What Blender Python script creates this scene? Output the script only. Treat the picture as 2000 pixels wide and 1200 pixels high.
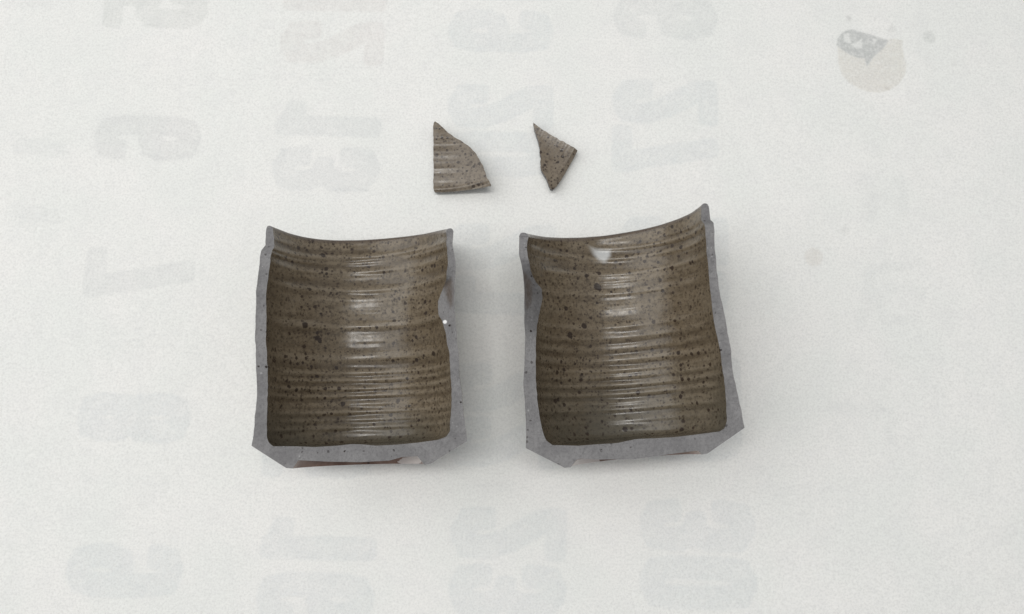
import bpy, math, random
import numpy as np
from mathutils import Matrix, Vector

random.seed(4)
rng = np.random.default_rng(11)
scene = bpy.context.scene
for o in list(bpy.data.objects):
    bpy.data.objects.remove(o)

# ------------------------------------------------------------------ camera
W, H = 2000.0, 1200.0
PX = 0.00022                       # metres per photo pixel on the paper, at the picture centre
F = 1444.0                         # focal length in photo pixels (26 mm equivalent phone lens)
TILT = math.atan(0.158)            # the phone leans: lower rows of the calendar are nearer
D = F * PX
cam_d = bpy.data.cameras.new("camera")
cam = bpy.data.objects.new("camera", cam_d)
scene.collection.objects.link(cam)
cam_d.sensor_width = 36.0
cam_d.lens = 36.0 * F / W
cam_d.clip_start = 0.01
cam_d.clip_end = 50.0
CAM = np.array([0.0, -D * math.sin(TILT), D * math.cos(TILT)])
cam.location = CAM
cam.rotation_euler = (TILT, 0, 0)
scene.camera = cam

# ------------------------------------------------------------------ light
world = bpy.data.worlds.new("World")
scene.world = world
world.use_nodes = True
bg = world.node_tree.nodes["Background"]
bg.inputs[0].default_value = (0.97, 0.99, 1.0, 1)
bg.inputs[1].default_value = 0.39


def area(name, loc, target, sx, sy, power, col):
    l = bpy.data.lights.new(name, 'AREA')
    l.shape = 'RECTANGLE'
    l.size, l.size_y = sx, sy
    l.energy = power
    l.color = col
    o = bpy.data.objects.new(name, l)
    scene.collection.objects.link(o)
    o.location = loc
    d = Vector(target) - Vector(loc)
    o.rotation_euler = d.to_track_quat('-Z', 'Y').to_euler() if abs(d.x) > 1e-6 else (0, 0, 0)
    return o


area("ceiling_strip_lamp", (-0.06, 0.085, 1.05), (-0.06, 0.085, 0), 0.70, 0.14, 4.9, (1.0, 0.985, 0.955))
area("side_window_lamp", (-2.0, 0.55, 1.7), (0, 0, 0), 2.8, 2.8, 41.0, (1.0, 0.995, 0.98))

scene.view_settings.view_transform = 'Standard'
scene.view_settings.look = 'None'
scene.view_settings.exposure = 0.0
scene.view_settings.gamma = 1.0
scene.render.engine = 'CYCLES'

# ------------------------------------------------------------------ pixel <-> place
ct, st = math.cos(TILT), math.sin(TILT)
RIGHT = np.array([1.0, 0, 0])
UP = np.array([0, ct, st])
FWD = np.array([0, st, -ct])


def ray(px, py):
    px = np.asarray(px, float); py = np.asarray(py, float)
    return (((px - W / 2) / F)[..., None] * RIGHT + (-(py - H / 2) / F)[..., None] * UP + FWD)


def unproject(px, py, p0, n):
    """pixel direction met with the plane through p0 with normal n"""
    d = ray(px, py)
    t = np.dot(np.asarray(p0, float) - CAM, n) / (d @ np.asarray(n, float))
    return CAM + d * t[..., None]


def project(p):
    q = np.asarray(p) - CAM
    z = q @ FWD
    return W / 2 + F * (q @ RIGHT) / z, H / 2 - F * (q @ UP) / z


ZUP = np.array([0, 0, 1.0])


def table(px, py, z=0.0):
    return unproject(px, py, (0, 0, z), ZUP)


def wobble(seed, lo, hi, n=14):
    """smooth 1-D noise: sum of sines, periods between lo and hi"""
    r = np.random.default_rng(seed)
    f = 2 * np.pi / np.exp(r.uniform(np.log(lo), np.log(hi), n))
    ph = r.uniform(0, 2 * np.pi, n)
    a = r.uniform(0.5, 1, n)
    a /= np.sqrt((a ** 2).sum() / 2)
    def fn(x):
        x = np.asarray(x, float)
        return (a * np.sin(x[..., None] * f + ph)).sum(-1)
    return fn


def wobble2(seed, lo, hi, n=24):
    r = np.random.default_rng(seed)
    f = 2 * np.pi / np.exp(r.uniform(np.log(lo), np.log(hi), n))
    an = r.uniform(0, 2 * np.pi, n)
    ph = r.uniform(0, 2 * np.pi, n)
    a = r.uniform(0.5, 1, n)
    a /= np.sqrt((a ** 2).sum() / 2)
    def fn(x, y):
        out = np.zeros(np.broadcast(x, y).shape)
        for k in range(n):
            out += a[k] * np.sin((x * np.cos(an[k]) + y * np.sin(an[k])) * f[k] + ph[k])
        return out
    return fn


# ------------------------------------------------------------------ materials
def new_mat(name):
    m = bpy.data.materials.new(name)
    m.use_nodes = True
    nt = m.node_tree
    return m, nt, nt.nodes["Principled BSDF"]


class NB:
    """small node helper"""
    def __init__(s, nt):
        s.nt = nt
        tc = nt.nodes.new('ShaderNodeTexCoord')
        s.co = tc.outputs['Object']

    def put(s, sock, v):
        if v is None:
            return
        if hasattr(v, 'is_output'):
            s.nt.links.new(v, sock)
        else:
            sock.default_value = v

    def math(s, op, a, b=None, c=None, clamp=False):
        n = s.nt.nodes.new('ShaderNodeMath'); n.operation = op; n.use_clamp = clamp
        s.put(n.inputs[0], a); s.put(n.inputs[1], b)
        if c is not None: s.put(n.inputs[2], c)
        return n.outputs[0]

    def noise(s, scale, detail=3, rough=0.55, vec=None):
        n = s.nt.nodes.new('ShaderNodeTexNoise')
        s.nt.links.new(vec or s.co, n.inputs['Vector'])
        n.inputs['Scale'].default_value = scale
        n.inputs['Detail'].default_value = detail
        n.inputs['Roughness'].default_value = rough
        return n.outputs['Fac']

    def voro(s, scale, vec=None):
        n = s.nt.nodes.new('ShaderNodeTexVoronoi')
        s.nt.links.new(vec or s.co, n.inputs['Vector'])
        n.inputs['Scale'].default_value = scale
        sep = s.nt.nodes.new('ShaderNodeSeparateColor')
        s.nt.links.new(n.outputs['Color'], sep.inputs[0])
        return n.outputs['Distance'], sep.outputs[0], sep.outputs[1]

    def ramp(s, v, a, b, lo=0.0, hi=1.0):
        n = s.nt.nodes.new('ShaderNodeMapRange')
        n.interpolation_type = 'SMOOTHSTEP'
        s.put(n.inputs[0], v)
        n.inputs[1].default_value = a; n.inputs[2].default_value = b
        n.inputs[3].default_value = lo; n.inputs[4].default_value = hi
        return n.outputs[0]

    def mix(s, f, a, b, mode='MIX'):
        n = s.nt.nodes.new('ShaderNodeMix'); n.data_type = 'RGBA'; n.blend_type = mode
        n.clamp_factor = True
        s.put(n.inputs[0], f)
        for sock, v in ((n.inputs[6], a), (n.inputs[7], b)):
            s.put(sock, v if hasattr(v, 'is_output') else (*v, 1))
        return n.outputs[2]

    def attr(s, name):
        n = s.nt.nodes.new('ShaderNodeAttribute'); n.attribute_name = name
        return n

    def warp(s, amount, scale):
        n = s.nt.nodes.new('ShaderNodeTexNoise')
        s.nt.links.new(s.co, n.inputs['Vector'])
        n.inputs['Scale'].default_value = scale
        n.inputs['Detail'].default_value = 2
        v = s.nt.nodes.new('ShaderNodeVectorMath'); v.operation = 'SCALE'
        s.nt.links.new(n.outputs['Color'], v.inputs[0]); v.inputs[3].default_value = amount
        a = s.nt.nodes.new('ShaderNodeVectorMath'); a.operation = 'ADD'
        s.nt.links.new(s.co, a.inputs[0]); s.nt.links.new(v.outputs[0], a.inputs[1])
        return a.outputs[0]

    def bump(s, height, strength, dist, normal=None):
        n = s.nt.nodes.new('ShaderNodeBump')
        s.put(n.inputs['Height'], height)
        n.inputs['Strength'].default_value = strength
        n.inputs['Distance'].default_value = dist
        if normal is not None: s.nt.links.new(normal, n.inputs['Normal'])
        return n.outputs[0]


def speckle(nb, scale, density, rmin, rmax, vec):
    d, r, g = nb.voro(scale, vec)
    rad = nb.math('MULTIPLY_ADD', g, rmax - rmin, rmin)
    on = nb.math('LESS_THAN', r, density)
    inside = nb.ramp(nb.math('SUBTRACT', rad, d), -0.05, 0.07)
    return nb.math('MULTIPLY', inside, on)


def glaze_material(name, base, light, dark, rough):
    m, nt, p = new_mat(name)
    nb = NB(nt)
    wv = nb.warp(0.0009, 900)
    c = nb.mix(nb.ramp(nb.noise(55, 4), 0.35, 0.68), base, light)
    c = nb.mix(nb.ramp(nb.noise(620, 5, 0.75), 0.44, 0.66, 0, 0.80), c, dark)
    c = nb.mix(nb.ramp(nb.noise(1500, 2, 0.6), 0.52, 0.72, 0, 0.5), c, light)
    po = nb.attr('ring_shade').outputs['Fac']      # ring shading painted into the glaze: grooves darker, crests lighter
    pn = nb.ramp(nb.noise(200, 3), 0.25, 0.7, 0.6, 1.0)
    c = nb.mix(nb.math('MULTIPLY', nb.ramp(po, 0.05, 0.8, 0, 0.68), pn), c, (0.060, 0.043, 0.026))
    c = nb.mix(nb.math('MULTIPLY', nb.ramp(po, -0.15, -0.9, 0, 0.40), pn), c, (0.235, 0.195, 0.145))
    c = nb.mix(nb.math('MULTIPLY', nb.attr('floor_shade').outputs['Fac'], 0.7), c, (0.076, 0.071, 0.055))  # painted shade, darkens the inside towards the floor
    iron = (0.030, 0.019, 0.013)
    c = nb.mix(nb.math('MULTIPLY', speckle(nb, 800, 0.46, 0.12, 0.46, wv), 0.76), c, iron)
    c = nb.mix(nb.math('MULTIPLY', speckle(nb, 420, 0.36, 0.08, 0.38, wv), 0.92), c, iron)
    big = nb.attr('speck').outputs['Fac']
    bign = nb.math('ADD', big, nb.math('MULTIPLY', nb.math('SUBTRACT', nb.noise(1300, 3), 0.5), 0.8))
    bigm = nb.ramp(bign, 0.30, 0.52)
    c = nb.mix(nb.math('MULTIPLY', bigm, 0.9), c, (0.022, 0.014, 0.011))
    chip = nb.attr('chip').outputs['Fac']  # bright glint below the rim, painted as pale colour
    glintm = nb.ramp(chip, 0.1, 0.9)
    c = nb.mix(nb.math('MULTIPLY', glintm, 0.8), c, (0.55, 0.56, 0.56))
    c = nb.mix(nb.math('MULTIPLY', nb.attr('lip').outputs['Fac'], 0.8), c, (0.070, 0.052, 0.045))
    nt.links.new(c, p.inputs['Base Color'])
    r = nb.ramp(nb.noise(300, 3), 0.3, 0.7, rough - 0.06, rough + 0.09)
    nt.links.new(r, p.inputs['Roughness'])
    p.inputs['IOR'].default_value = 1.5
    h = nb.math('ADD', nb.noise(420, 3), nb.math('MULTIPLY', bigm, -0.4))
    nt.links.new(nb.bump(h, 0.14, 0.0004), p.inputs['Normal'])
    return m


def clay_material(name):
    m, nt, p = new_mat(name)
    nb = NB(nt)
    c = nb.mix(nb.ramp(nb.noise(120, 4), 0.3, 0.7), (0.182, 0.178, 0.181), (0.238, 0.233, 0.235))
    c = nb.mix(nb.ramp(nb.noise(1000, 4, 0.75), 0.42, 0.70, 0, 0.55), c, (0.115, 0.110, 0.116))
    wv = nb.warp(0.0009, 900)
    c = nb.mix(nb.math('MULTIPLY', speckle(nb, 520, 0.16, 0.10, 0.30, wv), 0.75), c, (0.05, 0.045, 0.045))
    c = nb.mix(nb.math('MULTIPLY', speckle(nb, 700, 0.06, 0.10, 0.26, wv), 0.5), c, (0.45, 0.45, 0.45))
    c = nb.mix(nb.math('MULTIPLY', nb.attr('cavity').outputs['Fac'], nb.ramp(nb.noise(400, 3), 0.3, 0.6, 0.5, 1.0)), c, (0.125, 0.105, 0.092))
    c = nb.mix(nb.ramp(nb.attr('speck').outputs['Fac'], 0.35, 0.6), c, (0.022, 0.016, 0.014))
    g = nb.ramp(nb.attr('grain').outputs['Fac'], 0.3, 0.6)
    c = nb.mix(g, c, (0.95, 0.95, 0.95))
    nt.links.new(c, p.inputs['Base Color'])
    p.inputs['Roughness'].default_value = 0.85
    p.inputs['Specular IOR Level'].default_value = 0.3
    nt.links.new(nb.bump(nb.noise(700, 6, 0.7), 1.0, 0.0006), p.inputs['Normal'])
    return m


def foot_material(name):
    m, nt, p = new_mat(name)
    nb = NB(nt)
    c = nb.mix(nb.ramp(nb.noise(160, 4), 0.35, 0.7), (0.135, 0.074, 0.055), (0.22, 0.14, 0.11))
    c = nb.mix(nb.math('MULTIPLY', speckle(nb, 480, 0.2, 0.1, 0.35, nb.co), 0.8), c, (0.03, 0.02, 0.016))
    nt.links.new(c, p.inputs['Base Color'])
    c = nb.mix(nb.ramp(nb.attr('patch').outputs['Fac'], .3, .7), c, (0.50, 0.45, 0.43))
    nt.links.new(c, p.inputs['Base Color'])
    p.inputs['Roughness'].default_value = 0.22
    nt.links.new(nb.bump(nb.noise(300, 3), 0.4, 0.0005), p.inputs['Normal'])
    return m


def paper_material():
    m, nt, p = new_mat("thin calendar paper")
    nb = NB(nt)
    c = nb.mix(nb.ramp(nb.noise(28, 4), 0.3, 0.7), (0.765, 0.775, 0.752), (0.805, 0.797, 0.778))
    c = nb.mix(nb.ramp(nb.noise(110, 4, 0.6), 0.42, 0.70, 0, 0.30), c, (0.70, 0.705, 0.70))
    c = nb.mix(nb.ramp(nb.noise(1050, 5, 0.85), 0.40, 0.68, 0, 0.62), c, (0.58, 0.58, 0.57))
    c = nb.mix(nb.ramp(nb.noise(700, 2, 0.6), 0.50, 0.75, 0, 0.35), c, (0.85, 0.85, 0.835))
    t = nb.attr('print').outputs['Color']
    blotch = nb.ramp(nb.noise(520, 4, 0.7), 0.30, 0.62, 0.55, 1.0)
    t = nb.mix(blotch, (1, 1, 1), t)
    c = nb.mix(1.0, c, t, 'MULTIPLY')
    nt.links.new(c, p.inputs['Base Color'])
    p.inputs['Roughness'].default_value = 0.75
    p.inputs['Specular IOR Level'].default_value = 0.25
    nt.links.new(nb.bump(nb.noise(1500, 4, 0.65), 0.18, 0.0003), p.inputs['Normal'])
    return m


GLAZE = glaze_material("speckled olive brown glaze", (0.132, 0.102, 0.067), (0.182, 0.146, 0.102), (0.040, 0.029, 0.019), 0.26)
GLAZE_SHARD = glaze_material("speckled taupe glaze", (0.138, 0.110, 0.079), (0.180, 0.148, 0.112), (0.062, 0.046, 0.034), 0.27)
CLAY = clay_material("raw grey stoneware")
FOOT = foot_material("reddish brown foot glaze")
PAPER = paper_material()


def mesh_obj(name, verts, faces, mat, parent=None, attrs=None, sharp=40):
    used = sorted({i for f in faces for i in f})
    remap = {v: i for i, v in enumerate(used)}
    me = bpy.data.meshes.new(name)
    me.from_pydata([tuple(verts[i]) for i in used], [], [tuple(remap[i] for i in f) for f in faces])
    me.polygons.foreach_set('use_smooth', [True] * len(me.polygons))
    for an, vals in (attrs or {}).items():
        a = me.attributes.new(an, 'FLOAT', 'POINT')
        a.data.foreach_set('value', np.asarray(vals, np.float32)[used])
    me.materials.append(mat)
    me.validate()
    me.set_sharp_from_angle(angle=math.radians(sharp))
    o = bpy.data.objects.new(name, me)
    scene.collection.objects.link(o)
    if parent is not None:
        o.parent = parent
    return o


# ------------------------------------------------------------------ the paper with its show-through print
def seg_dist(px, py, pts, pw=2.0):
    best = np.full(px.shape, 1e9)
    for (ax, ay), (bx, by) in zip(pts[:-1], pts[1:]):
        dx, dy = bx - ax, by - ay
        t = np.clip(((px - ax) * dx + (py - ay) * dy) / (dx * dx + dy * dy + 1e-9), 0, 1)
        ex_, ey_ = np.abs(px - ax - t * dx), np.abs(py - ay - t * dy)
        best = np.minimum(best, np.hypot(ex_, ey_) if pw == 2.0 else (ex_ ** pw + ey_ ** pw) ** (1 / pw))
    return best


def in_poly(px, py, poly):
    ins = np.zeros(px.shape, bool)
    n = len(poly)
    for i in range(n):
        (x0, y0), (x1, y1) = poly[i], poly[(i + 1) % n]
        c = (y0 > py) != (y1 > py)
        ins ^= c & (px < (x1 - x0) * (py - y0) / (y1 - y0 + 1e-12) + x0)
    return ins


def poly_sd(px, py, poly):
    d = seg_dist(px, py, list(poly) + [poly[0]])
    return np.where(in_poly(px, py, poly), -d, d)


# condensed heavy numerals: centre lines in a box 88 wide, 205 high
NUM = {
    '0': [[(20, 60), (24, 30), (44, 19), (64, 30), (68, 60), (68, 145), (64, 175), (44, 186), (24, 175), (20, 145), (20, 60)]],
    '1': [[(54, 19), (54, 186)], [(54, 182), (24, 168)]],
    '2': [[(20, 145), (22, 172), (44, 186), (66, 174), (68, 142), (56, 104), (22, 40), (20, 19)], [(20, 19), (70, 19)]],
    '3': [[(20, 150), (24, 176), (44, 186), (64, 176), (67, 140), (58, 112), (40, 106)], [(58, 104), (68, 78), (66, 36), (44, 19), (24, 28), (20, 58)]],
    '4': [[(58, 19), (58, 186)], [(54, 186), (18, 70), (72, 66)]],
    '5': [[(68, 186), (24, 186), (22, 112), (46, 122), (66, 106), (68, 50), (60, 26), (44, 19), (24, 28), (20, 56)]],
    '6': [[(68, 160), (62, 178), (44, 186), (26, 178), (20, 145), (20, 55), (26, 28), (44, 19), (62, 28), (68, 55), (68, 73), (60, 94), (44, 100), (26, 94)]],
    '7': [[(18, 186), (70, 186), (40, 19)]],
    '8': [[(44, 108), (24, 126), (21, 155), (28, 180), (44, 186), (60, 180), (67, 155), (64, 126), (44, 108), (22, 86), (20, 48), (28, 25), (44, 19), (60, 25), (68, 48), (66, 86), (44, 108)]],
    '9': [[(20, 46), (26, 27), (44, 19), (62, 27), (68, 60), (68, 150), (62, 177), (44, 186), (26, 177), (20, 152), (20, 134), (28, 112), (44, 105), (62, 112)]],
}


def build_paper():
    fx = np.arange(-0.232, 0.2321, 0.00055)
    fy = np.arange(-0.142, 0.1501, 0.00055)
    xs = np.concatenate([np.linspace(-0.42, fx[0], 22)[:-1], fx, np.linspace(fx[-1], 0.42, 22)[1:]])
    ys = np.concatenate([np.linspace(-0.34, fy[0], 22)[:-1], fy, np.linspace(fy[-1], 0.36, 22)[1:]])
    X, Y = np.meshgrid(xs, ys)
    swell = wobble2(5, 0.10, 0.3)
    fine = wobble2(6, 0.02, 0.07)
    Z = -0.00016 + 0.00007 * swell(X, Y) + 0.00002 * fine(X, Y)
    Z = np.minimum(Z, -0.00002)
    P = np.stack([X, Y, Z], -1)
    tint = np.ones(X.shape + (3,))
    U, V = X / PX, -Y / PX            # table pixels, y down
    T = lambda x, y: (lambda q: (q[0] / PX, -q[1] / PX))(table(x, y))

    def lay(mask, col):
        nonlocal tint
        c = np.array(col)
        tint = tint * (1 - mask[..., None] * (1 - c))

    blot = wobble2(8, 8, 60, 40)
    bl = blot(U, V) * 0.5
    wear = wobble2(9, 14, 70, 40)(U, V)
    blue, grey, pink = (0.890, 0.908, 0.925), (0.88, 0.89, 0.895), (0.918, 0.898, 0.896)
    days = []
    c1 = [(305, 12), (289, 267), (273, 531), (262, 813), (244, 1112)]
    c2 = [(652, 36), (640, 281), (634, 548), (628, 828), (620, 1112)]
    c3 = [(980, 14), (977, 252), (978, 530), (985, 808), (993, 1095)]
    c4 = [(1300, -12), (1300, 243), (1318, 515), (1338, 795), (1364, 1080)]
    for col, first in ((c1, 5), (c2, 12), (c3, 19), (c4, 26)):
        for r, (x, y) in enumerate(col):
            days.append((str(first + r), x, y))
    tone = {'5': (0.865, 0.875, 0.87), '6': (0.865, 0.868, 0.877), '12': pink, '26': (0.89, 0.898, 0.905),
            '13': (0.878, 0.888, 0.90), '7': (0.885, 0.892, 0.90)}
    for num, x, y in days:
        cx, cy = T(x, y)
        col = tone.get(num, blue)
        wd = 102
        tot = wd * len(num)
        ang = math.radians(-1.3)
        for k, ch in enumerate(num):
            off = -tot / 2 + wd * k + 5
            # show-through: the numeral's top points left, it reads downwards
            gu = ((V - cy) * math.cos(ang) + (U - cx) * math.sin(ang) - off) / 1.10
            gv = (-(U - cx) * math.cos(ang) + (V - cy) * math.sin(ang)) / 1.05 + 102
            sel = (gu > -20) & (gu < 110) & (gv > -20) & (gv < 225)
            if not sel.any(): continue
            d = np.full(U.shape, 1e9)
            for line in NUM[ch]:
                d[sel] = np.minimum(d[sel], seg_dist(gu[sel], gv[sel], line, 3.6))
            m = np.clip((19.5 + bl * 0.4 - d) / 5.5 + 0.5, 0, 1)
            m = m * 0.80 * (0.84 + 0.14 * np.clip((d - 6) / 12, 0, 1)) * np.clip(0.92 + 0.10 * wear, 0.6, 1.1)
            lay(m, col)
    # small lines of writing under the numerals, too faint to read
    r = random.Random(3)
    def smalltext(x0, x1, y0, y1, rows, strength, col=(0.93, 0.935, 0.94)):
        for i in range(rows):
            yy = y0 + (y1 - y0) * (i + 0.5) / rows
            x = x0
            while x < x1:
                w = r.uniform(4, 15)
                if r.random() < 0.72:
                    a = T(x, yy + r.uniform(-3, 3)); b = T(x + w, yy + r.uniform(-4, 4))
                    sel = (np.abs(U - a[0]) < 40) & (np.abs(V - a[1]) < 30)
                    d = np.full(U.shape, 1e9)
                    d[sel] = seg_dist(U[sel], V[sel], [a, b])
                    lay(np.clip((4.5 - d) / 4, 0, 1) * strength * r.uniform(0.3, 1), col)
                x += w + r.uniform(2, 8)
    for (x0, x1, y0, y1, n, s) in (
            (190, 390, 636, 696, 5, .8), (545, 775, 118, 160, 4, .5), (555, 745, 368, 384, 2, .7), (195, 350, 108, 170, 5, .25),
            (170, 345, 930, 950, 2, .6), (535, 690, 952, 968, 2, .6), (870, 1080, 945, 965, 2, .4), (1190, 1400, 345, 385, 3, .5),
            (1560, 1830, 345, 370, 3, .45), (1610, 1800, 480, 520, 4, .45), (1650, 1830, 690, 760, 6, .4), (20, 120, 255, 300, 4, .8),
            (10, 110, 400, 440, 3, .7), (870, 1090, 110, 130, 2, .35), (1630, 1780, 200, 250, 4, .35), (1560, 1760, 20, 45, 3, .5)):
        smalltext(x0, x1, y0, y1, n, s)
    # larger blurred letters at the right and upper left
    for pts, w, s in (([(1690, 350), (1700, 400), (1705, 425)], 14, .5), ([(1760, 350), (1765, 410)], 9, .5), ([(1705, 385), (1760, 385)], 10, .4),
                      ([(1700, 540), (1690, 610), (1680, 630)], 13, .6), ([(1700, 525), (1775, 520)], 9, .7), ([(1715, 570), (1730, 635)], 9, .6),
                      ([(1740, 560), (1800, 570), (1790, 625), (1750, 625)], 10, .45), ([(1630, 800), (1720, 800)], 12, .6),
                      ([(1640, 830), (1650, 880)], 11, .45), ([(1740, 810), (1740, 860)], 10, .4), ([(40, 285), (110, 290)], 16, .6), ([(0, 5), (90, 8)], 12, .6),
                      ([(30, 410), (80, 420)], 14, .5)):
        q = [T(*p_) for p_ in pts]
        d = seg_dist(U, V, q)
        lay(np.clip((w + bl * 4 - d) / 9 + .5, 0, 1) * s, (0.935, 0.94, 0.945))
    # printed emblem: beige cup with a grey flap, and the dots round it
    cup = [(1636, 86), (1638, 125), (1645, 146), (1657, 160), (1676, 172), (1694, 179), (1718, 181), (1738, 176), (1756, 164), (1768, 147), (1771, 128), (1766, 110), (1763, 90), (1764, 78), (1746, 76), (1730, 78), (1690, 70), (1650, 66)]
    flap = [(1634, 88), (1636, 76), (1643, 66), (1652, 60), (1664, 58), (1684, 63), (1708, 70), (1735, 79), (1729, 91), (1718, 101), (1706, 112), (1698, 124), (1693, 129), (1690, 122), (1690, 114), (1676, 113), (1660, 107), (1646, 98)]
    w1 = [(1661, 87), (1672, 83), (1683, 76), (1685, 94), (1673, 95)]
    w2 = [(1648, 68), (1658, 64), (1660, 75), (1664, 84), (1656, 84), (1648, 78)]
    w3 = [(1703, 74), (1714, 77), (1707, 86)]
    TT = lambda poly: [T(*p_) for p_ in poly]
    sel = (U > T(1600, 0)[0]) & (V < T(1700, 200)[1])
    def polymask(poly, soft=3.0):
        m = np.zeros(U.shape)
        m[sel] = np.clip(-poly_sd(U[sel], V[sel], TT(poly)) / soft + 0.5, 0, 1)
        return m
    mf = polymask(flap)
    lay(polymask(cup) * (1 - mf), (0.895, 0.877, 0.848))
    lay(mf * (1 - 0.72 * np.maximum.reduce([polymask(w1), polymask(w2), polymask(w3)])), (0.67, 0.68, 0.685))
    for (x, y, rr, col) in ((1815, 72, 13, (0.85, 0.855, 0.855)), (1658, 36, 6, (0.80, 0.80, 0.80)), (1742, 57, 8, (0.90, 0.90, 0.90)),
                            (1590, 502, 18, (0.925, 0.905, 0.885)), (1864, 126, 5, (.92, .92, .92)), (1733, 172, 5, (.86, .85, .84)),
                            (1562, 333, 4, (.90, .90, .90)), (1650, 450, 9, (.93, .93, .93))):
        cx, cy = T(x, y)
        d = np.hypot(U - cx, V - cy) + bl * 1.3
        lay(np.clip((rr - d) / 5 + .5, 0, 1), col)

    ny, nx = X.shape
    idx = np.arange(nx * ny).reshape(ny, nx)
    faces = np.stack([idx[:-1, :-1], idx[:-1, 1:], idx[1:, 1:], idx[1:, :-1]], -1).reshape(-1, 4)
    me = bpy.data.meshes.new("paper_sheet")
    me.vertices.add(nx * ny)
    me.vertices.foreach_set('co', P.reshape(-1).astype(np.float32))
    me.loops.add(faces.size)
    me.loops.foreach_set('vertex_index', faces.reshape(-1).astype(np.int32))
    me.polygons.add(len(faces))
    me.polygons.foreach_set('loop_start', np.arange(0, faces.size, 4, dtype=np.int32))
    me.polygons.foreach_set('use_smooth', np.ones(len(faces), bool))
    me.update(calc_edges=True)
    a = me.color_attributes.new('print', 'FLOAT_COLOR', 'POINT')
    rgba = np.concatenate([tint, np.ones(X.shape + (1,))], -1).astype(np.float32)
    a.data.foreach_set('color', rgba.reshape(-1))
    me.materials.append(PAPER)
    o = bpy.data.objects.new("paper_sheet", me)
    scene.collection.objects.link(o)
    o["kind"] = "structure"
    o["label"] = "white calendar sheet lying face down, its numerals showing through"
    return o


build_paper()


# ------------------------------------------------------------------ the two halves of the pot
def smooth_line(pts, n):
    """arc-length resample of a wall outline, slightly rounded"""
    p = np.array(pts, float)
    s = np.concatenate([[0], np.cumsum(np.hypot(*np.diff(p, axis=0).T))])
    t = np.linspace(0, s[-1], n)
    q = np.stack([np.interp(t, s, p[:, 0]), np.interp(t, s, p[:, 1])], -1)
    w = max(3, n // 36) | 1
    k = np.hanning(w + 2)[1:-1]; k /= k.sum()
    pad = np.pad(q, ((w // 2, w // 2), (0, 0)), mode='edge')
    r = np.stack([np.convolve(pad[:, c], k, 'valid') for c in (0, 1)], -1)
    e = np.minimum(np.arange(n), np.arange(n)[::-1]) / (w * 1.0)
    e = np.clip(e, 0, 1)[:, None]
    return q * (1 - e) + r * e


def corner_line(pts, n):
    p = np.array(pts, float)
    s = np.concatenate([[0], np.cumsum(np.hypot(*np.diff(p, axis=0).T))])
    t = np.linspace(0, s[-1], n)
    for v in s[1:-1]:
        t[np.argmin(np.abs(t - v))] = v
    return np.stack([np.interp(t, s, p[:, 0]), np.interp(t, s, p[:, 1])], -1)


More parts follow.
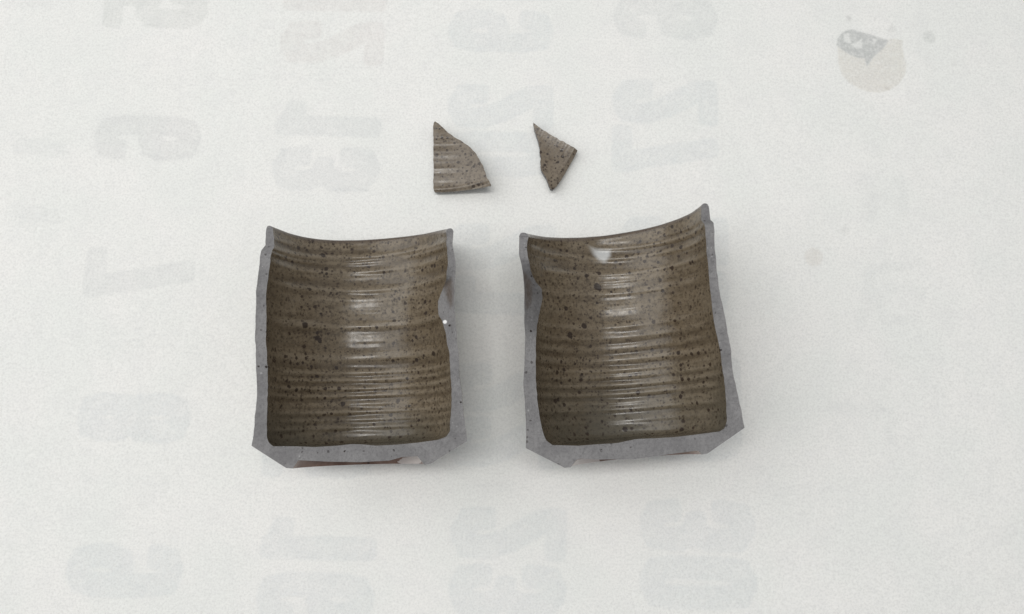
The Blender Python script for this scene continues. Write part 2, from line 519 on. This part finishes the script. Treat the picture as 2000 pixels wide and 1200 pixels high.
def pot_half(spec, label):
    KA, KB, NI, M = 270, 60, 210, 8
    K = KA + KB
    cut_slope = spec['slope']
    h = 0.040
    for it in range(5):
        n = np.array([0, math.sin(cut_slope), math.cos(cut_slope)])   # sinks towards the rim
        base = table(np.array(spec['base'][0]), np.array(spec['base'][1]), h)
        top = unproject(np.array(spec['top'][0]), np.array(spec['top'][1]), base, n)
        ey = (top - base) / np.linalg.norm(top - base)
        ez = n - ey * np.dot(n, ey); ez /= np.linalg.norm(ez)
        ex = np.cross(ey, ez)

        def local(pts):
            pts = np.asarray(pts)
            q = unproject(pts[:, 0], pts[:, 1], base, n) - base
            return np.stack([q @ ex, q @ ey], -1)

        side = {}
        for sd in 'LR':
            oa = smooth_line(spec['outer' + sd], KA)
            ob = corner_line([spec['outer' + sd][-1]] + spec['foot' + sd], KB + 1)[1:]
            ia = smooth_line(spec['inner' + sd], KA)
            ib = corner_line([spec['inner' + sd][-1]] + spec['floor' + sd], KB + 1)[1:]
            jx = wobble(spec['seed'] + 11 + ord(sd), 14, 130, 16)(np.arange(KA)) * 0.35
            oa[:, 0] += jx * np.clip((KA - 1 - np.arange(KA)) / 10, 0, 1)
            side['oy' + sd] = np.concatenate([oa, ob])[:, 1]
            side['o' + sd] = local(np.concatenate([oa, ob]))
            side['i' + sd] = local(np.concatenate([ia, ib]))
        # meet on the axis
        for q in 'oi':
            a = 0.5 * (side[q + 'L'][-1] + side[q + 'R'][-1]); a[0] = 0
            side[q + 'L'][-1] = a; side[q + 'R'][-1] = a
        noise_k = [wobble(spec['seed'] + j, 24, 90)(np.arange(K)) for j in (0, 1)]
        th0 = {}
        for q in 'oi':
            for j, sd in enumerate('LR'):
                b = np.array(spec.get('bite_outer' + sd, spec['bite' + sd]) if q == 'o' else spec['bite' + sd], float)
                th = np.interp(side['oy' + sd], b[:, 0], b[:, 1])
                th = np.radians(th) + np.radians(0.22) * noise_k[j] + np.radians(0.06) * wobble(spec['seed'] + 5 + j + ord(q), 6, 16)(np.arange(K))
                th[KA:] = np.radians(0.25) * noise_k[j][KA:]
                fade = np.clip((K - 1 - np.arange(K)) / 30.0, 0, 1)
                th0[q + sd] = th * fade
        u = np.linspace(0, 1, NI)
        THO = th0['oR'][:, None] + u[None] * (np.pi - th0['oL'] - th0['oR'])[:, None]    # K x NI
        TH = th0['iR'][:, None] + u[None] * (np.pi - th0['iL'] - th0['iR'])[:, None]

        def sweep(q):
            wgt = (1 + np.cos(THO if q == 'o' else TH)) / 2
            rR, rL = side[q + 'R'][:, 0][:, None], -side[q + 'L'][:, 0][:, None]
            rad = rR * wgt + rL * (1 - wgt)
            ax = side[q + 'R'][:, 1][:, None] * wgt + side[q + 'L'][:, 1][:, None] * (1 - wgt)
            return rad, ax

        ro, ao = sweep('o'); ri, ai = sweep('i')
        # throwing rings inside
        sy = ai / PX
        drift = wobble(spec['seed'] + 9, 1.5, 5)(TH) * 1.6 + TH * 1.2
        midp = base + ai[:, NI // 2][:, None] * ey - ri[:, NI // 2][:, None] * ez
        _, yb = project(midp[:KA])
        o_ = np.argsort(yb)
        bump = np.zeros_like(sy)
        rr_ = np.random.default_rng(spec['seed'] + 77)
        for (yy, sg, am) in spec['rings']:
            c_ = np.interp(yy, yb[o_], sy[:KA, NI // 2][o_])
            mod = 0.9 + 0.18 * wobble(int(rr_.integers(1e6)), 0.5, 2.5, 5)(TH)
            dr = wobble(int(rr_.integers(1e6)), 1.0, 4.0, 5)(TH) * 0.25
            e_ = (sy + drift * 0.5 - c_ + dr) / (1.02 * sg)
            bump -= 2.5 * am * np.clip(mod, 0.1, 1.5) * np.exp(-0.5 * np.where(e_ > 0, e_ * 0.85, e_ * 1.15) ** 2)
        ring2 = wobble(spec['seed'] + 21, 45, 110, 6)(sy + drift)
        fine = wobble(spec['seed'] + 22, 6, 13, 8)(sy + drift * 1.4)
        amp = (bump + ring2 * 0.55 + fine * 0.05 * (0.6 + 0.6 * wobble(spec['seed'] + 24, 0.6, 2, 5)(TH))) * PX
        amp = amp * (0.25 + 0.75 * np.clip(np.sin(TH) * 2.2, 0, 1))
        kk = np.arange(K)[:, None]
        amp = amp * np.clip((kk - 4) / 14, 0, 1) * np.clip((KA + 8 - kk) / 12, 0.0, 1)
        ri_ = ri + amp
        win = np.hanning(31); win /= win.sum()
        pad_ = np.pad(amp, ((15, 15), (0, 0)), mode='edge')
        mean_ = sum(win[w_] * pad_[w_:w_ + K] for w_ in range(31))
        ring_shade = np.clip((amp - mean_) / (1.1 * PX), -1, 1)
        lump = wobble2(spec['seed'] + 31, 60, 160)
        ro_ = ro + (0.4 * PX * lump(sy, THO * 180)) * (kk < KA)
        # keep the rim where the photograph has it: the lip is a little wavy
        lipw = np.clip(1 - np.arange(K) / (KA * 0.40), 0, 1) ** 2
        shift = np.zeros(NI)
        rimx, rimy = np.array(spec['rim'], float).T

        def to_world(rad, ax, TH_):
            return base + (rad * np.cos(TH_))[..., None] * ex + ax[..., None] * ey - (rad * np.sin(TH_))[..., None] * ez
        thick = np.linalg.norm(side['oR'][0] - side['iR'][0]) * 0.5 + np.linalg.norm(side['oL'][0] - side['iL'][0]) * 0.5
        for _ in range(8):
            mid = to_world(0.55 * ro_[0] + 0.45 * ri_[0], 0.5 * (ao[0] + ai[0]) + thick * 0.42 + shift, TH[0])
            px, py = project(mid)
            ty = np.interp(px, rimx, rimy)
            shift = shift + (py - ty) * PX * 0.85
        kern = np.hanning(17); kern /= kern.sum()
        shift = np.convolve(np.pad(shift, 8, mode='edge'), kern, 'valid')
        ao2 = ao + shift[None] * lipw[:, None]
        ai2 = ai + shift[None] * lipw[:, None]
        PO = to_world(ro_, ao2, THO)
        PI_ = to_world(ri_, ai2, TH)
        zmin = PO[..., 2].min()
        h -= zmin
    print('half', label[:30], 'cut height', h, 'rim shift px', shift.min() / PX, shift.max() / PX, 'zmin', zmin)
    # --- grids
    verts = []
    attr_speck, attr_glint, attr_grain = [], [], []
    vo = np.arange(K * NI).reshape(K, NI)
    vi = vo + K * NI
    verts = np.concatenate([PO.reshape(-1, 3), PI_.reshape(-1, 3)])
    # lip strip
    LM = 9
    ms = np.linspace(0, 1, LM)[1:-1]
    lip = []
    for m in ms:
        rr = ro_[0] * (1 - m) + ri_[0] * m
        aa = ao2[0] * (1 - m) + ai2[0] * m + thick * 0.42 * math.sqrt(max(0, 1 - (2 * m - 1) ** 2))
        lip.append(to_world(rr, aa, TH[0]))
    lip = np.array(lip)
    vl = np.arange(lip.shape[0] * NI).reshape(-1, NI) + len(verts)
    verts = np.concatenate([verts, lip.reshape(-1, 3)])
    rimgrid = np.concatenate([vo[:1], vl, vi[:1]])            # LM x NI
    # fracture faces
    fr_idx = {}
    for j, (sd, i) in enumerate((('R', 0), ('L', NI - 1))):
        g = np.zeros((K, M + 1), int)
        g[:, 0] = vo[:, i]; g[:, M] = vi[:, i]
        nz = wobble2(spec['seed'] + 50 + j, 7, 30)
        pts = []
        for m in range(1, M):
            f = m / M
            p = PO[:, i] * (1 - f) + PI_[:, i] * f
            a = (p - base) @ ey / PX
            b = (p - base) @ ex / PX
            ampk = 0.35 * np.minimum(1, np.linalg.norm(PO[:, i] - PI_[:, i], axis=1) / (10 * PX))
            ampk = ampk * np.clip((K - 1 - np.arange(K)) / 12.0, 0, 1)
            p = p + ((nz(a, b) * ampk - 0.5) * PX * math.sin(math.pi * f) ** 0.5)[:, None] * ez
            pts.append(p)
        pts = np.array(pts)                                    # M-1 x K
        ids = np.arange((M - 1) * K).reshape(M - 1, K) + len(verts)
        verts = np.concatenate([verts, pts.reshape(-1, 3)])
        for m in range(1, M):
            g[:, m] = ids[m - 1]
        fr_idx[sd] = g
    # local vertices about an Empty that stands under the half
    org = np.array([*(0.5 * (base + top))[:2], 0.0])

    def quads(g, flip):
        a = np.stack([g[:-1, :-1], g[:-1, 1:], g[1:, 1:], g[1:, :-1]], -1).reshape(-1, 4)
        if flip: a = a[:, ::-1]
        out = []
        for f in a.tolist():
            ff = []
            for v in f:
                if v not in ff: ff.append(v)
            if len(ff) > 2: out.append(ff)
        return out

    nv = len(verts)
    fshade = np.zeros(nv)      # shade above the floor painted into the glaze, slightly greener
    gk = np.clip((np.arange(K) - (KA - spec['floor_shade'])) / (spec['floor_shade'] * 0.85), 0, 1)[:, None] * np.clip(0.85 + 0.25 * wobble(spec['seed'] + 60, 0.6, 2.5, 6)(TH), 0, 1)
    fshade[vi.reshape(-1)] = gk.reshape(-1)
    rshade = np.zeros(nv); rshade[vi.reshape(-1)] = ring_shade.reshape(-1)
    lipa = np.zeros(nv); lipa[vl.reshape(-1)] = 1.0; lipa[vo[:5].reshape(-1)] = 1.0; lipa[vi[:2].reshape(-1)] = 0.5
    speck = np.zeros(nv); chip = np.zeros(nv); grain = np.zeros(nv)  # chip: mask of the bright glint painted below the rim
    inner_ids = vi[:KA + 20].reshape(-1)
    ipx, ipy = project(verts[inner_ids])
    ipos = verts[inner_ids]
    for (x, y, r) in spec['specks']:
        j = np.argmin((ipx - x) ** 2 + (ipy - y) ** 2)
        rr = r * PX * 0.88
        d = np.linalg.norm((ipos - ipos[j]), axis=1)
        speck[inner_ids] = np.maximum(speck[inner_ids], np.clip(1.15 - d / rr * 0.6, 0, 1) * (d < rr * 1.9))
    for poly in spec.get('glints', []):
        sd_ = poly_sd(ipx, ipy, poly)
        chip[inner_ids] = np.maximum(chip[inner_ids], np.clip(-sd_ / 13 + 0.55, 0, 1) * np.clip((ipy - 466) / 34, 0.3, 1))
    for (x, y, r) in spec.get('grains', []):
        for g in fr_idx.values():
            ids = g.reshape(-1)
            px, py = project(verts[ids])
            grain[ids] = np.maximum(grain[ids], np.clip(1 - np.hypot(px - x, py - y) / (2 * r), 0, 1))

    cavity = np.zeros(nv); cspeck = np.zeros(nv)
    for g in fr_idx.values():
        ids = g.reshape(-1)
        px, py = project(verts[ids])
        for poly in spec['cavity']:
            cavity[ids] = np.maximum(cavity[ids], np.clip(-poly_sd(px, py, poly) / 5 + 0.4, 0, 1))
        for (x, y, r) in spec['dots']:
            cspeck[ids] = np.maximum(cspeck[ids], np.clip(1 - np.hypot(px - x, py - y) / (1.5 * r), 0, 1) * 0.9)
    patch = np.zeros(nv)
    fid = vo[KA:].reshape(-1)
    fx_, fy_ = project(verts[fid])
    for poly in spec['patches']:
        patch[fid] = np.maximum(patch[fid], np.clip(-poly_sd(fx_, fy_, poly) / 3 + 0.6, 0, 1) * (verts[fid][:, 2] > h * 0.25))
    root = bpy.data.objects.new("pot_half", None)
    scene.collection.objects.link(root)
    root.empty_display_size = 0.02
    root.location = org
    root["label"] = label
    root["category"] = "pottery half"
    root["group"] = "two halves of the broken pot"
    L = verts - org
    wall = quads(vo[:KA], False) + quads(rimgrid, True) + quads(vi, True)
    mesh_obj("glazed_wall", L, wall, GLAZE, root, {'speck': speck, 'chip': chip, 'lip': lipa, 'ring_shade': rshade, 'floor_shade': fshade}, 75)
    br = quads(fr_idx['R'], True) + quads(fr_idx['L'], False)
    mesh_obj("broken_edge", L, br, CLAY, root, {'grain': grain, 'cavity': cavity, 'speck': cspeck}, 60)
    # rim end caps of the fracture
    foot = quads(vo[KA - 1:], False)
    nf = mesh_obj("foot", L, foot, FOOT, root, {'patch': patch}, 30)
    # the little lip ends of the fracture
    caps = []
    for g in (rimgrid[:, 0], rimgrid[:, -1]):
        caps.append(list(g) if g is not rimgrid[:, 0] else list(g)[::-1])
    mesh_obj("lip_end", L, [caps[0]], CLAY, root, {'grain': grain})
    mesh_obj("lip_end", L, [caps[1]], CLAY, root, {'grain': grain})
    return root


z1 = lambda pts, dy=420: [(470 + x / 4.285, dy + y / 4.285, r / 4.285) for x, y, r in pts]
z3 = lambda pts: [(1000 + x / 4.1375, 380 + y / 4.1375, r / 4.1375) for x, y, r in pts]
z4 = lambda pts: [(1000 + x / 4.1667, 650 + y / 4.1667, r / 4.1667) for x, y, r in pts]

left = dict(
    seed=100, floor_shade=58, base=(702, 905), top=(702, 455), slope=math.radians(1.0),
    outerL=[(501, 449), (500, 470), (500, 492), (501, 520), (502, 545), (500, 572), (500, 618), (497.5, 665), (498.5, 688), (500, 711), (502, 760), (501.5, 790), (496, 837), (491.5, 871)],
    innerL=[(516, 451), (519, 470), (520, 492), (521.5, 515), (521.8, 537), (519.5, 583), (520, 630), (519, 677), (520.5, 695), (523, 716), (521.8, 753), (521.8, 800), (520, 853), (525, 865), (534, 872)],
    footL=[(558.7, 914.4), (571, 915.5), (578, 899), (640, 902), (702, 903)],
    floorL=[(575, 872), (614.7, 873.5), (656.7, 871), (687, 867.7), (702, 868)],
    outerR=[(885, 453), (884.5, 465), (884, 478), (886.5, 495), (889.4, 518), (888, 532), (886.5, 551), (886.5, 583), (887.7, 618), (891, 649), (894.7, 684), (897, 730), (901.7, 765), (906.4, 812), (910, 842), (911.5, 862)],
    innerR=[(871, 455), (873, 465), (872, 478), (873.7, 490), (875, 518), (872.5, 532), (869, 560), (867, 595), (869, 630), (873.7, 665), (877, 686), (879.5, 718), (882, 753), (882.6, 788), (879.5, 828), (879.5, 842), (871, 853.7), (855, 859.5)],
    footR=[(841, 906), (829, 908), (824, 891), (785, 893), (760, 900), (702, 903)],
    floorR=[(815, 865), (773, 869), (734, 871), (715, 869), (702, 868)],
    biteL=[(430, 12.5), (478, 12), (490, 8), (506, 5), (541, 2), (572, 0), (900, 0)],
    biteR=[(430, 0), (520, 0), (534, 5), (546, 17), (558, 25), (570, 30), (585, 29), (605, 23), (630, 14), (660, 7), (690, 3), (720, 0), (900, 0)],
    rings=[(484, 4, .5), (500, 3.2, 1.3), (517, 3.2, 1.6), (526, 2.5, .6), (541, 3.2, .8), (550, 3, .3), (572, 3.6, 1.2), (588, 6, .8), (637, 5, 1.3), (664, 7, .5), (697, 8, 1.5), (727, 4, 1.2), (741, 3.5, 1.2), (757, 3.5, 1.3), (771, 3.5, 1.1), (788, 4, .9), (802, 4, 1.3), (817, 3.5, .7), (833, 4, 1.2), (845, 4, .8)],
    rim=[(505, 436), (524.8, 441), (540, 446.8), (563, 456), (591, 463), (621.7, 467.8), (656.7, 470), (703, 469.7), (750, 466.7), (796.7, 462), (831.7, 456.9), (855, 451.5), (871, 448), (880, 447), (890, 447)],
    specks=z1([(595, 230, 8), (690, 340, 20), (460, 322, 10), (430, 390, 12), (715, 490, 12), (680, 480, 10), (955, 478, 10), (1235, 240, 9), (1080, 352, 10), (1625, 425, 15), (1690, 440, 14), (1690, 465, 11), (1520, 465, 13), (540, 920, 24), (645, 1030, 22), (660, 1055, 16), (640, 990, 12), (1545, 725, 16), (1548, 825, 16), (672, 825, 10), (1280, 810, 12), (1470, 1025, 15), (1435, 1050, 12), (1300, 640, 11), (385, 345, 9), (385, 375, 8)])
    + z1([(1615, 135, 20), (1475, 185, 16), (1280, 195, 14), (520, 210, 12), (800, 255, 15), (590, 240, 12), (640, 325, 14), (405, 410, 15), (465, 440, 14), (855, 550, 17), (1390, 340, 13), (705, 505, 12), (1255, 645, 15), (1490, 690, 13), (232, 248, 10), (365, 200, 10), (375, 450, 10), (345, 565, 10), (1410, 570, 11), (1530, 150, 11), (1530, 170, 9)], 660),
    patches=[[(776, 903), (788, 894), (818, 890), (826, 900), (818, 906), (790, 908)]],
    grains=[(869, 629, 3.4)],
    cavity=[[(863, 552), (882, 543), (886, 560), (885, 592), (880, 604), (872, 584)]],
    dots=[(878, 636, 3.5), (520, 717, 4), (505, 716, 3), (634, 881, 3), (673, 882, 3.5), (710, 882, 3), (769, 880, 3.5), (510, 645, 2.5), (900, 786, 3)],
    bite_outerR=[(430, 0), (520, 0), (545, 4), (575, 6), (605, 4), (640, 0), (900, 0)])

right = dict(
    seed=300, floor_shade=105, base=(1240, 895), top=(1202, 428), slope=math.radians(0.6),
    outerL=[(1014, 466), (1013, 482), (1014, 501), (1018, 515), (1021, 535), (1022, 564), (1024, 593), (1025, 612), (1025, 646), (1024.5, 668), (1023.5, 722), (1023.5, 770), (1026.9, 818), (1027.6, 854), (1027, 875.6)],
    innerL=[(1033, 467), (1030, 478), (1029, 488), (1031, 505), (1035, 525), (1040, 560), (1043, 597), (1045, 626), (1047, 655), (1045.6, 703), (1046, 746), (1050.4, 794), (1056.4, 830), (1061, 848), (1067, 861), (1079, 869.6)],
    footL=[(1103, 914), (1115, 913), (1122, 899), (1135, 896), (1170, 898), (1240, 897)],
    floorL=[(1129.6, 871), (1168, 868), (1204, 866), (1228, 861), (1240, 858.5)],
    outerR=[(1391.5, 404), (1393, 425), (1394, 443), (1396.4, 481), (1400, 525), (1403.6, 559), (1408.5, 585), (1415.7, 617), (1421.5, 650), (1427, 686), (1436.8, 755), (1448.8, 808), (1454, 836)],
    innerR=[(1376, 406), (1375, 425), (1377, 443), (1379.5, 477), (1383, 515), (1385.5, 549), (1389, 583), (1392.7, 610), (1397, 641), (1405, 674), (1409, 698), (1415, 746), (1418.8, 787), (1420, 823), (1415, 837), (1405.6, 843)],
    footR=[(1381.6, 886.4), (1371, 888), (1364, 880), (1305, 888), (1240, 897)],
    floorR=[(1360, 849), (1319, 854), (1288, 856), (1247, 857.6), (1240, 858.5)],
    biteL=[(430, 0), (510, 0), (525, 7), (536, 17), (550, 28), (570, 30), (600, 23), (630, 11), (660, 3), (690, 0), (900, 0)],
    rings=[(482, 3, .8), (495, 3, 1.0), (513, 3.2, .9), (541, 3.4, 1.0), (552, 5, .5), (575, 4, .7), (602, 7, .5), (638, 6, 1.0), (659, 6, 1.2), (680, 6, 1.3), (702, 6, 1.5), (722, 4, 1.1), (735, 4, 1.0), (751, 4, 1.3), (768, 4, 1.3), (785, 4, .9), (797, 4, 1.1), (820, 5, .8), (836, 4, .6)],
    biteR=[(380, 7), (430, 5), (440, 0), (900, 0)],
    rim=[(1005, 458), (1014.5, 457), (1021.8, 455.4), (1036, 458.5), (1062.8, 463.4), (1096.7, 465), (1135, 464.6), (1181, 461), (1217.5, 455.4), (1253.8, 448.9), (1290, 440), (1326, 428), (1352.9, 416), (1372, 401.8), (1379.5, 395), (1386.7, 393), (1400, 393)],
    specks=z3([(295, 408, 10), (343, 533, 12), (247, 567, 9), (503, 603, 13), (603, 657, 15), (690, 748, 27), (837, 545, 14), (875, 567, 11), (1033, 383, 12), (1297, 262, 14), (1362, 303, 12), (1410, 318, 9), (1362, 425, 16), (1200, 460, 11), (1177, 553, 11), (1455, 545, 11), (950, 633, 11), (1220, 780, 14), (967, 790, 10), (802, 790, 10), (285, 805, 12), (690, 878, 11), (440, 922, 17), (385, 932, 9), (585, 1062, 22), (470, 1145, 23), (1200, 690, 14), (1277, 733, 9), (1232, 610, 9), (550, 430, 9), (1150, 400, 9)])
    + z4([(475, 20, 22), (1135, 142, 14), (1352, 162, 16), (425, 303, 16), (400, 235, 14), (515, 258, 11), (570, 340, 11), (400, 410, 13), (350, 555, 20), (430, 590, 16), (375, 545, 15), (1375, 265, 12), (1437, 268, 9), (1565, 268, 9), (1370, 520, 16), (1385, 790, 18), (920, 785, 20), (1555, 405, 12), (1690, 140, 12), (1120, 520, 13), (970, 625, 11), (730, 720, 10)]),
    glints=[[(1136, 471), (1150, 478), (1163, 484), (1178, 487), (1193, 487), (1191, 500), (1181, 511.5), (1170, 507), (1160, 497), (1150, 483)]],
    patches=[[(1116, 912), (1128, 898), (1168, 894), (1172, 903), (1140, 908)]],
    grains=[],
    cavity=[[(1022, 530), (1033, 540), (1040, 556), (1040, 585), (1034, 602), (1027, 606), (1024, 575)]],
    dots=[(1037, 647, 3.5), (1408, 684, 3), (1038, 540, 3), (1042, 557, 3), (1049, 573, 3), (1174, 880, 4), (1232, 873, 3), (1270, 868, 3), (1030, 840, 3), (1036, 822, 3)],
    bite_outerL=[(430, 0), (512, 0), (535, 4), (570, 6), (605, 4), (640, 0), (900, 0)])

pot_half(left, "pot half with olive interior and a notched rim corner beside its straight break")
pot_half(right, "leaning pot half with one tall rim corner and a white chip below its rim")  # the white chip is a bright glint painted into the glaze colour


# ------------------------------------------------------------------ the two small rim shards
def shard(outline, rim_from, rim_to, thick, axis_deg, label, seed, specks, radius=0.05, lipw=11, tilt=0.16, tilt2=0.06, ringa=0.24, rings=()):
    pts = np.array(outline, float)
    n = len(pts)
    # densify, remembering which stretch is the finished rim
    N = 260
    cl = np.concatenate([pts, pts[:1]])
    s = np.concatenate([[0], np.cumsum(np.hypot(*np.diff(cl, axis=0).T))])
    t = np.linspace(0, s[-1], N, endpoint=False)
    for v in s[:-1]:
        pass
    ox = np.interp(t, s, cl[:, 0]); oy = np.interp(t, s, cl[:, 1])
    isrim = (t >= s[rim_from]) & (t <= s[rim_to])
    cx, cy = pts.mean(0)
    a = math.radians(axis_deg)
    q = table(ox, oy, thick)[:, :2]
    c0 = table(np.array(cx), np.array(cy), thick)[:2]
    e1 = np.array([math.cos(a), math.sin(a)])        # across the pot's axis
    e2 = np.array([-math.sin(a), math.cos(a)])       # along the axis
    rimline = [tuple(p) for p in table(np.array([outline[k][0] for k in range(rim_from, rim_to + 1)]),
                                       np.array([outline[k][1] for k in range(rim_from, rim_to + 1)]), thick)[:, :2]]
    ring = wobble(seed, 13, 26, 6); fine = wobble(seed + 1, 5, 9, 6)
    lump = wobble2(seed + 2, 20, 60)

    def ztop(x, y):
        u = (x - c0[0]) * e1[0] + (y - c0[1]) * e1[1]
        v = (x - c0[0]) * e2[0] + (y - c0[1]) * e2[1]
        z = thick + u * u / (2 * radius) + tilt * u + tilt2 * v
        z = z + (ring(v / PX) * ringa + fine(v / PX) * 0.03 + 0.04 * lump(u / PX, v / PX)) * PX
        for (vy, sg, am) in rings:
            e_ = (v / PX - vy) / sg
            z = z + am * PX * np.exp(-0.5 * e_ * e_)
        d = seg_dist(np.asarray(x), np.asarray(y), rimline) / PX
        z = z + PX * (1.5 * np.exp(-((d - lipw) / 4.0) ** 2) - 1.8 * np.clip(1 - d / lipw, 0, 1) ** 2)
        return z

    # pull the outline to where its pixel meets the curved face
    for _ in range(3):
        zz = ztop(q[:, 0], q[:, 1])
        q = np.array([table(np.array(x), np.array(y), z)[:2] for x, y, z in zip(ox, oy, zz)])
    jag = wobble(seed + 5, 8, 40)(np.arange(N)) * 0.45 * PX * (~isrim)
    dirv = q - c0
    dirv /= np.linalg.norm(dirv, axis=1)[:, None]
    q = q + dirv * jag[:, None]
    R = 46
    fr = np.linspace(1, 0, R) ** 0.85
    P = [];
    for f in fr[:-1]:
        xy = c0 + (q - c0) * f
        P.append(np.column_stack([xy, ztop(xy[:, 0], xy[:, 1])]))
    P = np.array(P)                                       # R-1 x N x 3
    cen = np.array([[c0[0], c0[1], float(ztop(np.array(c0[0]), np.array(c0[1])))]])
    # underside follows the same curve one wall lower
    B = P.copy()
    uu = (B[..., 0] - c0[0]) * e1[0] + (B[..., 1] - c0[1]) * e1[1]
    vv = (B[..., 0] - c0[0]) * e2[0] + (B[..., 1] - c0[1]) * e2[1]
    B[..., 2] = uu * uu / (2 * radius) + tilt * uu + tilt2 * vv
    shrink = np.where(isrim, 0.93, 0.975)[None, :, None]
    B[..., :2] = c0 + (B[..., :2] - c0) * shrink
    bc = np.array([[c0[0], c0[1], 0.0]])
    S = 6
    sides = []
    nz = wobble2(seed + 7, 4, 16)
    for m in range(1, S):
        f = m / S
        p = P[0] * (1 - f) + B[0] * f
        bulge = np.where(isrim, math.sin(math.pi * f) * 1.2 * PX, nz(np.arange(N) * 1.7, f * 20) * 0.5 * PX)
        p[:, :2] += dirv * bulge[:, None]
        sides.append(p)
    sides = np.array(sides)
    verts = np.concatenate([P.reshape(-1, 3), cen, B.reshape(-1, 3), bc, sides.reshape(-1, 3)])
    nt_ = (R - 1) * N
    top = np.arange(nt_).reshape(R - 1, N); ct_ = nt_
    bot = np.arange(nt_).reshape(R - 1, N) + nt_ + 1; cb_ = 2 * nt_ + 1
    sd = np.concatenate([top[:1], np.arange((S - 1) * N).reshape(S - 1, N) + 2 * nt_ + 2, bot[:1]])

    def wrapq(g, sel=None, flip=False):
        out = []
        for r_ in range(g.shape[0] - 1):
            for j in range(N):
                if sel is not None and not sel[j]: continue
                k = (j + 1) % N
                f = [g[r_, j], g[r_, k], g[r_ + 1, k], g[r_ + 1, j]]
                out.append([int(v) for v in (f[::-1] if flip else f)])
        return out

    def fan(g, c, flip=False):
        return [[int(v) for v in ((g[-1, j], g[-1, (j + 1) % N], c)[::-1] if flip else (g[-1, j], g[-1, (j + 1) % N], c))] for j in range(N)]

    area2 = np.sum(q[:, 0] * np.roll(q[:, 1], -1) - q[:, 1] * np.roll(q[:, 0], -1))
    ccw = area2 > 0
    seg_rim = isrim & np.roll(isrim, -1)
    org = np.array([c0[0], c0[1], 0.0])
    L = verts - org
    L[:, 2] -= verts[:, 2].min()
    speck = np.zeros(len(verts)); chip = np.zeros(len(verts))
    px, py = project(verts[:nt_])
    for (x, y, r) in specks:
        j = np.argmin((px - x) ** 2 + (py - y) ** 2)
        d = np.linalg.norm(verts[:nt_] - verts[j], axis=1)
        rr = r * PX * 0.72
        speck[:nt_] = np.maximum(speck[:nt_], np.clip(1.15 - d / rr * 0.6, 0, 1) * (d < rr * 1.9))
    root = bpy.data.objects.new("pottery_shard", None)
    scene.collection.objects.link(root)
    root.location = org
    root.empty_display_size = 0.01
    root["label"] = label
    root["category"] = "shard"
    root["group"] = "small rim shards above the pot halves"
    at = {'speck': speck, 'chip': chip, 'lip': chip * 0, 'ring_shade': chip * 0, 'floor_shade': chip * 0}
    mesh_obj("glazed_face", L, wrapq(top, None, not ccw) + fan(top, ct_, not ccw) + wrapq(sd, seg_rim, ccw), GLAZE_SHARD, root, at, 55)
    mesh_obj("back_face", L, wrapq(bot, None, ccw) + fan(bot, cb_, ccw), GLAZE_SHARD, root, at, 50)
    mesh_obj("broken_edge", L, wrapq(sd, ~seg_rim, ccw), CLAY_DARK, root, {'grain': np.zeros(len(verts))}, 60)
    return root


CLAY_DARK = CLAY
z5 = lambda pts: [(820 + p[0] / 5.882, 220 + p[1] / 5.882) + tuple(v / 5.882 for v in p[2:]) for p in pts]
s1 = z5([(180, 118), (215, 138), (270, 190), (330, 250), (400, 300), (480, 340), (560, 395), (620, 460), (680, 540), (720, 610), (750, 690), (770, 765), (800, 800), (822, 850),
         (720, 875), (560, 900), (400, 918), (250, 928), (172, 928), (160, 880), (162, 600), (160, 350), (157, 190), (165, 135)])
shard(s1, 13, 18, 0.0036, 0.0, "larger rim shard with a straight side, a curved side and ringed glaze", 500,
      z5([(255, 300, 22), (320, 310, 14), (195, 320, 14), (400, 365, 16), (590, 505, 15), (525, 490, 14), (205, 578, 14), (620, 635, 20), (545, 685, 15), (495, 652, 12), (240, 705, 12), (262, 748, 12), (485, 770, 12), (600, 820, 12), (265, 850, 10), (230, 205, 12), (190, 195, 12), (430, 585, 11), (700, 820, 10), (545, 620, 10)]), ringa=0.05, rings=[(17, 3.5, .5), (8, 3, .45), (-19, 3, .35)], lipw=8)
s2 = z5([(1303, 118), (1340, 145), (1385, 180), (1450, 220), (1520, 268), (1600, 308), (1700, 365), (1770, 400), (1812, 437), (1780, 500), (1730, 590), (1680, 680), (1620, 780), (1570, 850), (1532, 885),
         (1500, 882), (1470, 800), (1440, 730), (1400, 670), (1385, 620), (1388, 500), (1375, 400), (1350, 290), (1312, 180)])
shard(s2, 8, 14, 0.0032, 58.0, "smaller kite-shaped rim shard tapering to a thin point", 620,
      z5([(1630, 437, 20), (1470, 478, 16), (1435, 605, 20), (1590, 570, 16), (1550, 550, 12), (1640, 510, 12), (1560, 640, 12), (1625, 680, 12), (1470, 285, 14), (1545, 380, 10), (1510, 790, 12), (1400, 200, 10), (1700, 500, 8)]), lipw=9, tilt=0.0, tilt2=0.0, ringa=0.07)
